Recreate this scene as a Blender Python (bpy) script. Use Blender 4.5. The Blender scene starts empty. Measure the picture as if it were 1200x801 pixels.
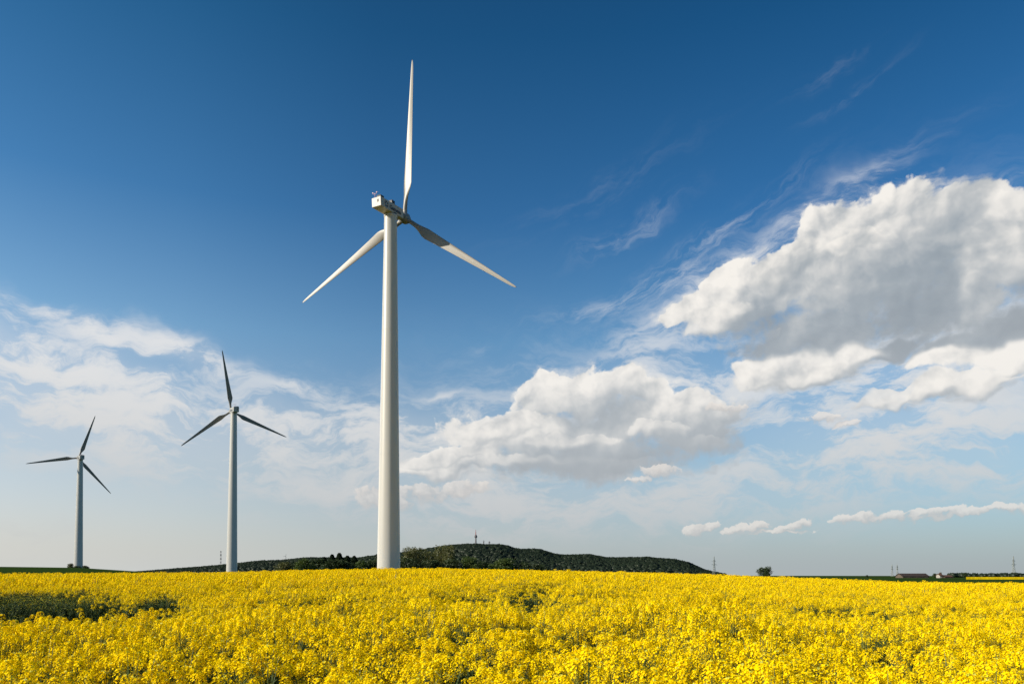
import bpy, bmesh, math, random
import numpy as np
from mathutils import Vector, Matrix

random.seed(7)
rng = np.random.default_rng(7)
R = math.radians
scene = bpy.context.scene
COL = scene.collection

# ------------------------------------------------------------------ camera
F = 900.0                      # focal length in photo pixels (1200 wide)
PITCH = R(2.0)
CAM_Z = 2.10                   # eye height over the field edge
HORIZON = 672.0
SHIFT = (HORIZON - 400.5 - F * math.tan(PITCH)) / 1200.0

cam_data = bpy.data.cameras.new('camera')
cam = bpy.data.objects.new('camera', cam_data)
COL.objects.link(cam)
cam.location = (0, 0, CAM_Z)
cam.rotation_euler = (R(90) + PITCH, 0, 0)
cam_data.sensor_width = 36.0
cam_data.lens = F / 1200.0 * 36.0
cam_data.shift_y = SHIFT
cam_data.clip_start = 0.1
cam_data.clip_end = 60000
scene.camera = cam


def slopes(px, py):
    """picture position -> (x/y, z/y) of the line of sight"""
    u = (px - 600) / F
    w = (HORIZON - F * math.tan(PITCH) - py) / F
    y = math.cos(PITCH) - w * math.sin(PITCH)
    return u / y, (math.sin(PITCH) + w * math.cos(PITCH)) / y


def at(px, py, dist):
    u, v = slopes(px, py)
    return Vector((u * dist, dist, CAM_Z + v * dist))


# ------------------------------------------------------------------ light
SUN_AZ, SUN_EL = R(-108), R(24)          # azimuth from the view direction, to the right positive
to_sun = Vector((math.sin(SUN_AZ) * math.cos(SUN_EL), math.cos(SUN_AZ) * math.cos(SUN_EL), math.sin(SUN_EL)))
sun_data = bpy.data.lights.new('sun', 'SUN')
sun_data.energy = 5.0
sun_data.angle = R(0.5)
sun_data.color = (1.0, 0.90, 0.74)
sun = bpy.data.objects.new('sun', sun_data)
COL.objects.link(sun)
sun.rotation_euler = to_sun.to_track_quat('Z', 'Y').to_euler()
sun.location = (0, 0, 300)

scene.view_settings.view_transform = 'Standard'
scene.view_settings.look = 'None'
scene.view_settings.gamma = 1.0
scene.view_settings.exposure = 0.7
scene.view_settings.use_curve_mapping = False
scene.cycles.max_bounces = 6
scene.cycles.diffuse_bounces = 3
scene.cycles.glossy_bounces = 2
scene.cycles.transmission_bounces = 3
scene.cycles.transparent_max_bounces = 8
scene.cycles.use_adaptive_sampling = True
scene.cycles.adaptive_threshold = 0.012
scene.cycles.adaptive_min_samples = 8
scene.cycles.use_denoising = True
scene.cycles.sample_clamp_indirect = 6.0


# ------------------------------------------------------------------ world: clear sky + clouds by direction
world = bpy.data.worlds.new('World')
scene.world = world
world.use_nodes = True
world.cycles.sampling_method = 'MANUAL'
world.cycles.sample_map_resolution = 256
NT = world.node_tree
NT.nodes.clear()


class Nodes:
    """tiny helper for writing node maths"""
    def __init__(self, tree):
        self.t = tree

    def put(self, s, v):
        if isinstance(v, bpy.types.NodeSocket):
            self.t.links.new(v, s)
        else:
            s.default_value = v

    def m(self, op, a, b=None, c=None, clamp=False):
        n = self.t.nodes.new('ShaderNodeMath')
        n.operation = op
        n.use_clamp = clamp
        for i, v in enumerate((a, b, c)):
            if v is not None:
                self.put(n.inputs[i], v)
        return n.outputs[0]

    def add(self, a, b): return self.m('ADD', a, b)
    def sub(self, a, b): return self.m('SUBTRACT', a, b)
    def mul(self, a, b): return self.m('MULTIPLY', a, b)

    def v(self, op, a, b=None, out=0):
        n = self.t.nodes.new('ShaderNodeVectorMath')
        n.operation = op
        self.put(n.inputs[0], a)
        if b is not None:
            if op == 'SCALE':
                self.put(n.inputs['Scale'], b)
            else:
                self.put(n.inputs[1], b)
        return n.outputs[out]

    def step(self, x, lo, hi, kind='SMOOTHSTEP'):
        n = self.t.nodes.new('ShaderNodeMapRange')
        n.interpolation_type = kind
        self.put(n.inputs['Value'], x)
        self.put(n.inputs['From Min'], lo)
        self.put(n.inputs['From Max'], hi)
        return n.outputs['Result']

    def noise(self, vec, scale, detail=4.0, rough=0.5, seed=0.0, out='Fac', lac=2.0):
        n = self.t.nodes.new('ShaderNodeTexNoise')
        n.noise_dimensions = '2D'
        self.put(n.inputs['Vector'], self.v('ADD', vec, (seed * 611.0, seed * -377.0, 0)))
        n.inputs['Scale'].default_value = scale
        n.inputs['Detail'].default_value = detail
        n.inputs['Roughness'].default_value = rough
        n.inputs['Lacunarity'].default_value = lac
        return n.outputs[out]

    def xyz(self, x, y, z=0.0):
        n = self.t.nodes.new('ShaderNodeCombineXYZ')
        for i, v in enumerate((x, y, z)):
            self.put(n.inputs[i], v)
        return n.outputs[0]

    def sep(self, vec):
        n = self.t.nodes.new('ShaderNodeSeparateXYZ')
        self.t.links.new(vec, n.inputs[0])
        return n.outputs

    def mix(self, f, a, b, blend='MIX'):
        n = self.t.nodes.new('ShaderNodeMix')
        n.data_type = 'RGBA'
        n.blend_type = blend
        n.clamp_factor = True
        self.put(n.inputs[0], f)
        self.put(n.inputs[6], a)
        self.put(n.inputs[7], b)
        return n.outputs[2]

    def ramp(self, f, stops, kind='EASE'):
        n = self.t.nodes.new('ShaderNodeValToRGB')
        n.color_ramp.interpolation = kind
        e = n.color_ramp.elements
        while len(e) > 1:
            e.remove(e[-1])
        e[0].position, e[0].color = stops[0][0], (*stops[0][1], 1)
        for p, c in stops[1:]:
            k = e.new(p)
            k.color = (*c, 1)
        self.put(n.inputs[0], f)
        return n.outputs[0]


def sky_pos(px, py):
    """picture position -> (azimuth, slope) of that direction in the sky, both times 900"""
    u, v = slopes(px, py)
    a = math.atan(u)
    return a * F, v * math.cos(a) * F, math.cos(a)


ANGLES = (0, 8, 16, 28, -8, -18)


def turned(N, vec):
    """the sky position turned by a few fixed angles, shared by all ellipses of that slant"""
    x, y, _ = N.sep(vec)
    out = {}
    for a in ANGLES:
        t = R(a)
        out[a] = vec if a == 0 else N.xyz(N.m('MULTIPLY_ADD', x, math.cos(t), N.mul(y, math.sin(t))),
                                          N.m('MULTIPLY_ADD', y, math.cos(t), N.mul(x, -math.sin(t))))
    return out


def reach(N, tv, e):
    """squared distance from the heart of an ellipse, 1 on its rim"""
    px, py, rx, ry, ang = e[:5]
    x, y, c = sky_pos(px, py)
    a = min(ANGLES, key=lambda k: abs(k - ang))
    t = R(a)
    ix, iy = 1 / (rx * c * c), 1 / (ry * c)
    x, y = x * math.cos(t) + y * math.sin(t), y * math.cos(t) - x * math.sin(t)
    n = N.t.nodes.new('ShaderNodeVectorMath')
    n.operation = 'MULTIPLY_ADD'
    N.t.links.new(tv[a], n.inputs[0])
    n.inputs[1].default_value = (ix, iy, 0)
    n.inputs[2].default_value = (-x * ix, -y * iy, 0)
    return N.v('DOT_PRODUCT', n.outputs[0], n.outputs[0], out=1)


def blobs(N, vec, items, k=0.22):
    """smooth union of soft ellipses (px, py, rx, ry, angle): 1 at the heart, 0 on the rim, negative outside"""
    tv = turned(N, vec)
    acc = None
    for e in items:
        d = reach(N, tv, e)
        acc = d if acc is None else N.m('SMOOTH_MIN', acc, d, k)
    return N.m('MAXIMUM', N.sub(1.0, acc), -1.5)


def glows(N, vec, items):
    """sum of soft gaussian patches (thin veils): (px, py, rx, ry, angle, weight)"""
    tv = turned(N, vec)
    acc = None
    for e in items:
        f = N.m('POWER', math.exp(-1), reach(N, tv, e))
        acc = N.mul(f, e[5]) if acc is None else N.m('MULTIPLY_ADD', f, e[5], acc)
    return acc


# heaped clouds, where they stand in the sky
BACK = [
    # the great bank on the right
    (1035, 318, 178, 70, 16), (1120, 272, 120, 60, 8), (915, 335, 100, 52, 28), (868, 366, 60, 38, 8),
    (1046, 240, 56, 40, 16), (975, 266, 60, 40, 28), (1190, 290, 90, 74, 0), (810, 364, 48, 20, 16),
    (965, 390, 132, 44, 8), (1290, 290, 130, 84, 0), (1150, 238, 60, 30, -8), (1095, 360, 130, 46, 8), (850, 330, 40, 18, 28), (1125, 322, 60, 34, 0),
    # lower puffs beneath it
    (915, 438, 64, 20, 0), (985, 426, 46, 22, 8), (1185, 388, 90, 46, 8), (1115, 408, 70, 26, 16), (1050, 412, 60, 16, 16), (1130, 446, 90, 20, 8),
    # the middle heap
    (690, 462, 84, 36, 0), (636, 462, 50, 30, 16), (735, 456, 62, 28, -8), (770, 490, 108, 36, 0), (838, 490, 46, 20, -8),
    (812, 466, 38, 16, -8), (650, 510, 140, 36, 0), (690, 538, 150, 30, 0), (540, 540, 96, 20, 8), (815, 512, 70, 30, 0),
]
FRONT = [
    (921, 312, 50, 30, 16), (1003, 286, 46, 22, 8), (842, 374, 54, 22, 8), (880, 398, 40, 14, 8),
    (895, 446, 42, 14, 0), (950, 440, 40, 14, 8), (1035, 466, 52, 12, 16), (1090, 456, 46, 16, 16), (1150, 452, 46, 18, 0), (1205, 452, 50, 20, 0),
    (585, 508, 66, 18, 16), (668, 518, 64, 14, 0), (772, 508, 44, 16, 0), (520, 538, 76, 12, 8), (640, 541, 96, 12, 0), (735, 546, 64, 9, 0), (590, 556, 90, 9, 0),
    (820, 520, 44, 10, 0),
]
# the broad bodies that take the light
BODY = [
    (1010, 300, 190, 96, 16), (1190, 290, 110, 96, 0), (870, 350, 70, 54, 16), (925, 440, 80, 28, 8), (985, 426, 50, 26, 8), (1130, 440, 110, 34, 8),
    (685, 464, 104, 46, 0), (640, 512, 150, 44, 0), (790, 490, 100, 50, 0), (540, 540, 100, 30, 8),
]
SMALL = [
    (436, 584, 24, 18, 8), (462, 590, 26, 12, 0), (496, 578, 40, 13, 0), (540, 574, 40, 11, 8), (772, 553, 26, 9, 0), (750, 562, 20, 5, 0),
    (815, 621, 17, 8, 8), (832, 617, 13, 6, 16), (862, 622, 18, 7, 8), (884, 617, 17, 7, 8), (915, 620, 16, 5, 16), (936, 614, 17, 7, 16),
    (990, 608, 20, 8, 0), (1012, 606, 18, 8, 0), (1045, 605, 30, 7, 8), (1090, 601, 34, 7, 8), (1130, 598, 36, 7, 0), (1180, 595, 36, 6, 0), (1230, 594, 60, 8, 0), (1040, 607, 60, 5, 0), (1120, 602, 80, 5, 8), (905, 623, 50, 3, 0),
    (965, 490, 26, 7, 0), (995, 496, 20, 5, 8), (850, 478, 26, 7, -8),
]
# thin veils and streaks
VEIL = [
    (50, 470, 180, 50, -8, 1.7), (190, 498, 170, 42, -8, 1.25), (330, 500, 160, 40, 0, 1.1), (440, 505, 110, 30, 0, .8),
    (0, 396, 90, 30, -18, 1.7), (122, 396, 54, 13, -18, 1.7), (205, 411, 60, 14, -18, 2.0), (180, 448, 62, 11, -18, 1.1), (90, 430, 64, 20, -28, 1.0),
    (45, 358, 64, 11, -18, .9), (345, 452, 46, 8, 0, .75), (270, 430, 24, 7, -8, .75), (520, 461, 20, 4, 0, .60), (562, 398, 14, 5, 8, .14),
    (490, 576, 110, 26, 0, .8), (540, 545, 130, 26, 8, .5),
    (520, 520, 140, 34, 8, .75), (640, 610, 230, 24, 0, .9), (1010, 505, 190, 34, 0, 1.05), (1120, 530, 170, 42, 0, 1.15), (900, 560, 220, 26, 0, .9), (760, 585, 160, 16, 0, .6),
    (790, 390, 90, 34, 28, .55), (870, 310, 110, 24, 28, .50), (1000, 222, 100, 14, 28, .24), (850, 455, 120, 34, 0, .75),
    (1100, 462, 150, 44, 0, .95), (1130, 405, 120, 40, 8, .9), (560, 570, 180, 26, 0, .62), (1010, 405, 220, 44, 8, .62), (30, 622, 60, 20, 0, .3), (340, 571, 64, 9, 0, .62), (700, 568, 50, 6, 0, .5),
    (700, 480, 170, 60, 0, .45), (1090, 330, 200, 80, 8, .35),
]
CIRRUS = [
    (800, 300, 140, 16, 28, .20), (735, 268, 60, 12, 28, .20), (850, 262, 60, 8, 28, .18), (1000, 222, 100, 11, 28, .20), (970, 85, 50, 10, 28, .06),
    (780, 330, 120, 14, 16, .42), (1000, 110, 60, 8, 28, .07), (700, 225, 120, 20, 28, .05), (830, 345, 80, 16, 28, .30), (1140, 232, 70, 10, 8, .3),
]


def build_world():
    N = Nodes(NT)
    tc = NT.nodes.new('ShaderNodeTexCoord')
    dx, dy, dz = N.sep(tc.outputs['Generated'])
    az = N.m('ARCTAN2', dx, dy)
    rad = N.m('SQRT', N.add(N.mul(dx, dx), N.mul(dy, dy)))
    el = N.m('DIVIDE', dz, N.m('MAXIMUM', rad, 0.05))
    ax, ey = N.mul(az, F), N.mul(el, F)
    p = N.xyz(ax, ey, 0.0)

    sky = NT.nodes.new('ShaderNodeTexSky')
    sky.sky_type = 'NISHITA'
    sky.sun_disc = False
    sky.sun_elevation = SUN_EL
    sky.sun_rotation = SUN_AZ
    sky.altitude = 200
    sky.air_density = 1.0
    sky.dust_density = 0.8
    sky.ozone_density = 1.5
    # polarised, deep blue above; grey and pale towards the horizon
    tint = N.ramp(N.step(ey, 0, 700, 'LINEAR'), SKY_TINT, 'LINEAR')
    base = N.mix(1.0, sky.outputs[0], tint, 'MULTIPLY')

    # pale air low down: bright under the sun, greyer away from it
    side = N.step(ax, -620, 620, 'LINEAR')
    base = N.mix(1.0, base, N.ramp(side, SIDE, 'LINEAR'), 'MULTIPLY')
    low_col = N.ramp(side, LOW_AIR, 'LINEAR')
    low = N.m('EXPONENT', N.mul(N.m('MAXIMUM', ey, 0.0), -1 / 85))
    base = N.mix(N.mul(low, .93), base, low_col)

    # thin veils
    w = N.v('SUBTRACT', N.noise(p, 1 / 120, 4, .55, 21.0, 'Color'), (.5, .5, .5))
    q = N.v('ADD', p, N.v('SCALE', w, 70.0))
    env = glows(N, q, VEIL)
    sq = N.v('MULTIPLY', q, (0.55, 1.6, 1.0))
    vn = N.noise(sq, 1 / 58, 8, .66, 5.0)
    veil = N.mul(env, N.step(vn, .40, .66))
    veil = N.m('MULTIPLY_ADD', env, .14, N.mul(veil, 1.10))
    # streaked ice cloud, drawn out along the wind
    rx = N.v('DOT_PRODUCT', q, (math.cos(R(28)) / 3.6, math.sin(R(28)) / 3.6, 0), out=1)
    ry = N.v('DOT_PRODUCT', q, (-math.sin(R(28)), math.cos(R(28)), 0), out=1)
    cn = N.noise(N.xyz(rx, ry), 1 / 20, 8, .70, 9.0)
    cir = N.mul(glows(N, q, CIRRUS), N.step(cn, .40, .78))
    thin = N.sub(1.0, N.m('EXPONENT', N.mul(N.m('MULTIPLY_ADD', cir, 1.1, veil), -1.25)))
    veil_col = N.ramp(N.step(ey, 0, 400, 'LINEAR'), VEIL_COL, 'LINEAR')

    # heaped clouds with light from the sun's side
    w1 = N.v('SUBTRACT', N.noise(p, 1 / 60, 3, .5, 3.1, 'Color'), (.5, .5, .5))
    q = N.v('ADD', p, N.v('SCALE', w1, 40.0))
    ql = N.v('ADD', p, N.v('SCALE', w1, 16.0))

    def lobes(v, size, octaves):
        """cauliflower heads: rounded cells over rounded cells"""
        n = NT.nodes.new('ShaderNodeTexVoronoi')
        n.voronoi_dimensions = '2D'
        n.feature = 'F1'
        n.inputs['Scale'].default_value = 1 / size
        n.inputs['Detail'].default_value = octaves
        n.inputs['Roughness'].default_value = .52
        n.inputs['Lacunarity'].default_value = 2.2
        NT.links.new(v, n.inputs['Vector'])
        return N.m('MULTIPLY', n.outputs['Distance'], -1.0)

    def detail(v, size, octaves=2.0):
        n1 = N.noise(v, 1 / (50 * size), 8, .65, 1.7)
        return N.m('MULTIPLY_ADD', N.sub(n1, .5), 1.25, N.m('MULTIPLY_ADD', lobes(v, 34 * size, octaves), .50, .22))

    d0 = detail(ql, 1)

    def swell(v):
        return N.m('MULTIPLY_ADD', N.sub(N.noise(v, 1 / 60, 4, .55, 6.3), .5), 1.7, N.mul(lobes(v, 42, 1.2), .40))

    bump = N.sub(swell(ql), swell(N.v('ADD', ql, (-7.0, 8.0, 0))))
    toward = N.v('ADD', q, (-15.0, 20.0, 0))

    def shade(s):
        return N.m('MAXIMUM', N.m('MINIMUM', s, 1.0), 0.0)

    def cover(h, s, gain, soft):
        edge = N.m('MULTIPLY_ADD', N.step(s, .25, .85), -soft, soft + .26)
        return N.m('MULTIPLY', N.step(h, -.12, edge), gain)

    frill = N.m('MULTIPLY_ADD', lobes(ql, 12, 1.6), .42, .17)
    d0 = N.add(d0, frill)

    def rough(m):
        return N.m('MULTIPLY_ADD', d0, N.m('MULTIPLY_ADD', N.m('MAXIMUM', m, 0.0), -.5, 1.0), N.mul(m, 1.32))

    # slopes turned to the sun are bright, the lee and the underside grey
    m0 = blobs(N, q, BACK)
    b0 = blobs(N, q, BODY, .5)
    b1 = blobs(N, toward, BODY, .5)
    macro = N.m('MULTIPLY_ADD', N.sub(b0, b1), MACRO, BIAS)
    macro = N.m('SMOOTH_MIN', N.m('SMOOTH_MAX', macro, .08, .15), .90, .25)
    relief = N.mul(bump, N.m('MULTIPLY_ADD', macro, MICRO * .7, MICRO * .45))
    sb = shade(N.add(macro, relief))
    hb = rough(m0)
    ab = cover(hb, sb, .97, .62)
    # torn fringes round the heaps
    fringe = N.mul(N.step(hb, -.62, .10), N.mul(N.step(vn, .40, .72), .62))
    ab = N.m('MAXIMUM', ab, fringe)
    # nearer heads in front, each with its own light and lee
    f0 = blobs(N, q, FRONT, .1)
    f1 = blobs(N, N.v('ADD', q, (-7.0, 9.0, 0)), FRONT, .1)
    sf = N.m('MULTIPLY_ADD', N.sub(f0, f1), .60, N.m('MULTIPLY_ADD', macro, .55, .26))
    sf = N.m('SMOOTH_MIN', sf, .80, .30)
    sf = shade(N.add(sf, relief))
    af = N.mul(cover(rough(f0), sf, .90, .9), N.step(macro, .0, .40))
    # the little ones
    w3 = N.v('SUBTRACT', N.noise(p, 1 / 16, 3, .6, 13.1, 'Color'), (.5, .5, .5))
    qs = N.v('ADD', p, N.v('SCALE', w3, 13.0))
    s0 = blobs(N, qs, SMALL)
    s1 = blobs(N, N.v('ADD', qs, (-3.0, 4.0, 0)), SMALL)
    e0 = detail(qs, .34, 1.0)
    ss = N.m('MULTIPLY_ADD', N.sub(s0, s1), .45, .62)
    ss = shade(N.m('MULTIPLY_ADD', e0, .45, ss))
    asm = cover(N.m('MULTIPLY_ADD', e0, 1.0, s0), ss, .70, 1.0)

    cb = N.ramp(sb, CLOUD_COL, 'LINEAR')
    cf = N.ramp(sf, CLOUD_COL, 'LINEAR')
    cs = N.mix(.40, N.ramp(ss, CLOUD_COL, 'LINEAR'), (6.5, 5.75, 5.3, 1))
    air = N.mul(N.step(ey, 330, 60, 'LINEAR'), .42)
    cb = N.mix(air, cb, veil_col)
    cf = N.mix(air, cf, veil_col)

    c = N.mix(thin, base, veil_col)
    c = N.mix(ab, c, cb)
    c = N.mix(af, c, cf)
    c = N.mix(asm, c, cs)
    bg = NT.nodes.new('ShaderNodeBackground')
    NT.links.new(c, bg.inputs['Color'])
    bg.inputs['Strength'].default_value = 0.0616
    out = NT.nodes.new('ShaderNodeOutputWorld')
    NT.links.new(bg.outputs[0], out.inputs[0])


MACRO, MICRO, BIAS = 1.0, .70, .46
SKY_TINT = [(.0, (.86, .98, 1.38)), (.04, (.92, .99, 1.26)), (.17, (1.08, 1.14, 1.22)), (.39, (.74, 1.16, 1.34)),
            (.60, (.32, .82, 1.16)), (.92, (.15, .61, .90)), (1.0, (.14, .57, .85))]
SIDE = [(0.0, (1.42, 1.24, 1.16)), (.2, (1.30, 1.18, 1.12)), (.37, (1.0, 1.0, 1.0)), (.7, (.84, .98, 1.02)), (1.0, (.72, .92, .97))]
LOW_AIR = [(0.0, (6.7, 6.8, 6.5)), (.30, (5.7, 6.0, 5.9)), (.6, (4.45, 4.85, 5.0)), (1.0, (3.75, 4.2, 4.35))]
VEIL_COL = [(0.0, (5.0, 5.1, 5.2)), (.30, (6.4, 6.5, 6.55)), (.55, (7.6, 7.65, 7.7)), (1.0, (7.6, 7.75, 8.1))]
CLOUD_COL = [(0.0, (2.7, 3.15, 3.6)), (.28, (3.5, 3.95, 4.35)), (.55, (5.3, 5.5, 5.6)), (.8, (7.9, 7.7, 7.35)), (1.0, (9.4, 9.0, 8.4))]
build_world()


# ------------------------------------------------------------------ materials
def material(name, rough=0.6, spec=0.3):
    m = bpy.data.materials.new(name)
    m.use_nodes = True
    t = m.node_tree
    b = t.nodes['Principled BSDF']
    b.inputs['Roughness'].default_value = rough
    b.inputs['Specular IOR Level'].default_value = spec
    return m, Nodes(t), b


def plain(name, col, rough=0.6, var=0.15, scale=3.0, spec=0.3):
    """a colour with soft uneven wear"""
    m, N, b = material(name, rough, spec)
    tc = N.t.nodes.new('ShaderNodeTexCoord')
    n = N.t.nodes.new('ShaderNodeTexNoise')
    n.inputs['Scale'].default_value = scale
    n.inputs['Detail'].default_value = 5
    N.t.links.new(tc.outputs['Object'], n.inputs['Vector'])
    lo = tuple(c * (1 - var) for c in col)
    hi = tuple(min(1, c * (1 + var)) for c in col)
    c = N.ramp(n.outputs['Fac'], [(.3, lo), (.7, hi)], 'LINEAR')
    N.t.links.new(c, b.inputs['Base Color'])
    return m


def leafy(name, lo, hi, trans=0.35, rough=0.55, gloss=0.03):
    """thin leaf or petal: part of the light shines through; every plant its own shade"""
    m = bpy.data.materials.new(name)
    m.use_nodes = True
    t = m.node_tree
    t.nodes.clear()
    N = Nodes(t)
    oi = t.nodes.new('ShaderNodeObjectInfo')
    geo = t.nodes.new('ShaderNodeNewGeometry')
    f = N.m('MULTIPLY_ADD', geo.outputs['Random Per Island'], .55, N.mul(oi.outputs['Random'], .45))
    c = N.ramp(f, [(0.0, lo), (1.0, hi)], 'LINEAR')
    d = t.nodes.new('ShaderNodeBsdfDiffuse')
    tr = t.nodes.new('ShaderNodeBsdfTranslucent')
    gl = t.nodes.new('ShaderNodeBsdfGlossy')
    gl.inputs['Roughness'].default_value = rough
    mx = t.nodes.new('ShaderNodeMixShader')
    mx2 = t.nodes.new('ShaderNodeMixShader')
    mx.inputs[0].default_value = trans
    mx2.inputs[0].default_value = gloss
    for s in (d, tr):
        t.links.new(c, s.inputs['Color'])
    t.links.new(d.outputs[0], mx.inputs[1])
    t.links.new(tr.outputs[0], mx.inputs[2])
    t.links.new(mx.outputs[0], mx2.inputs[1])
    t.links.new(gl.outputs[0], mx2.inputs[2])
    o = t.nodes.new('ShaderNodeOutputMaterial')
    t.links.new(mx2.outputs[0], o.inputs[0])
    return m


# ------------------------------------------------------------------ objects
def tag(o, label=None, cat=None, group=None, kind=None):
    if label: o['label'] = label
    if cat: o['category'] = cat
    if group: o['group'] = group
    if kind: o['kind'] = kind
    return o


def link_mesh(name, me, mats=None, parent=None, smooth=False):
    if mats is not None:
        for m in (mats if isinstance(mats, (list, tuple)) else [mats]):
            me.materials.append(m)
    if smooth:
        me.polygons.foreach_set('use_smooth', [True] * len(me.polygons))
        me.set_sharp_from_angle(angle=R(32))
    o = bpy.data.objects.new(name, me)
    COL.objects.link(o)
    if parent is not None:
        o.parent = parent
    return o


def thing(name, loc, rz=0.0, scale=1.0):
    o = bpy.data.objects.new(name, None)
    o.empty_display_size = 0.5
    COL.objects.link(o)
    o.location = loc
    o.rotation_euler = (0, 0, rz)
    o.scale = (scale, scale, scale)
    return o


class Shape:
    """collects faces for ONE mesh"""
    def __init__(self):
        self.v, self.f, self.m = [], [], []

    def face(self, pts, mat=0):
        k = len(self.v)
        self.v.extend(tuple(p) for p in pts)
        self.f.append(tuple(range(k, k + len(pts))))
        self.m.append(mat)

    def box(self, lo, hi, mat=0):
        x0, y0, z0 = lo
        x1, y1, z1 = hi
        k = len(self.v)
        self.v += [(x0, y0, z0), (x1, y0, z0), (x1, y1, z0), (x0, y1, z0), (x0, y0, z1), (x1, y0, z1), (x1, y1, z1), (x0, y1, z1)]
        for q in ((3, 2, 1, 0), (4, 5, 6, 7), (0, 1, 5, 4), (1, 2, 6, 5), (2, 3, 7, 6), (3, 0, 4, 7)):
            self.f.append(tuple(k + i for i in q))
            self.m.append(mat)

    def bar(self, a, b, w, mat=0, sides=4, w2=None):
        a, b = Vector(a), Vector(b)
        w2 = w if w2 is None else w2
        d = (b - a).normalized()
        s = d.cross(Vector((0, 0, 1)) if abs(d.z) < .95 else Vector((1, 0, 0))).normalized()
        t = d.cross(s)
        k = len(self.v)
        for c, r in ((a, w), (b, w2)):
            for i in range(sides):
                q = 2 * math.pi * (i + .5) / sides
                self.v.append(tuple(c + (s * math.cos(q) + t * math.sin(q)) * r * .5))
        for i in range(sides):
            j = (i + 1) % sides
            self.f.append((k + i, k + j, k + sides + j, k + sides + i))
            self.m.append(mat)
        self.f.append(tuple(k + i for i in reversed(range(sides))))
        self.f.append(tuple(k + sides + i for i in range(sides)))
        self.m += [mat, mat]

    def lathe(self, prof, n=48, mat=0, cap=True, axis='Z'):
        """prof: (radius, height) from one end to the other"""
        k = len(self.v)
        for r, h in prof:
            for i in range(n):
                q = 2 * math.pi * i / n
                p = (r * math.cos(q), r * math.sin(q), h)
                self.v.append(p if axis == 'Z' else (p[0], p[2], -p[1]) if axis == 'Y' else p)
        for a in range(len(prof) - 1):
            for i in range(n):
                j = (i + 1) % n
                self.f.append((k + a * n + i, k + a * n + j, k + (a + 1) * n + j, k + (a + 1) * n + i))
                self.m.append(mat)
        if cap:
            e = k + (len(prof) - 1) * n
            self.f.append(tuple(k + i for i in reversed(range(n))))
            self.f.append(tuple(e + i for i in range(n)))
            self.m += [mat, mat]

    def mesh(self, name):
        me = bpy.data.meshes.new(name)
        me.from_pydata(self.v, [], self.f)
        me.polygons.foreach_set('material_index', self.m)
        me.update()
        return me

    def build(self, name, mats, parent=None, smooth=False):
        return link_mesh(name, self.mesh(name), mats, parent, smooth)


def copy_tree(o, parent=None):
    c = o.copy()
    COL.objects.link(c)
    if parent is not None:
        c.parent = parent
    for ch in o.children:
        copy_tree(ch, c)
    return c


# ------------------------------------------------------------------ ground
def table(xs, pairs):
    a, b = zip(*pairs)
    return np.interp(xs, a, b)


def px_to_az(px):
    return math.degrees(math.atan((px - 600) / F))


CREST = [(px_to_az(p), CAM_Z + (HORIZON - y) / F * 112 - 1.82) for p, y in
         [(-200, 671), (0, 670.8), (125, 669.8), (250, 669.6), (330, 667.2), (450, 664.8), (520, 664.6), (600, 666), (700, 668.2),
          (800, 670.5), (850, 672), (950, 675.6), (1050, 678.6), (1200, 679.6), (1400, 680)]]


def ground_z(x, y):
    x, y = np.asarray(x, float), np.asarray(y, float)
    d = np.hypot(x, y)
    az = np.degrees(np.arctan2(x, y))
    crest = table(np.clip(az, -45, 45), CREST) * np.where(np.abs(az) > 60, 0.6, 1.0)
    s = table(d, [(0, 0), (20, .165), (60, .56), (90, .84), (104, .965), (114, 1.0), (126, .97), (150, .8), (250, .35), (400, .1), (700, 0)])
    far = table(d, [(0, 0), (150, 0), (220, -.1), (305, -.3), (400, -.55), (480, -.75), (700, -1.3), (1500, -3.1), (3000, -6.2), (9000, -18), (20000, -40)])
    lw = table(az, [(-180, 0), (-60, .8), (-38, 1.08), (-33.7, 1.06), (-29.5, 1.0), (-26.6, .75), (-24, .5), (-20, .25), (-15, 0), (180, 0)])
    left = 5.5 * lw * np.exp(-((d - 410) / 110.0) ** 2)
    ripple = .03 * np.sin(x * .21 + 1.3) * np.sin(y * .17) * np.clip(d / 30, 0, 1) * np.clip((400 - d) / 200, 0, 1)
    return crest * s + far + left + ripple


def gz(x, y):
    return float(ground_z(x, y))


def stand(px, dist):
    """a place on the ground in the direction of picture column px"""
    u, _ = slopes(px, HORIZON)
    return Vector((u * dist, dist, gz(u * dist, dist)))


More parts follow.
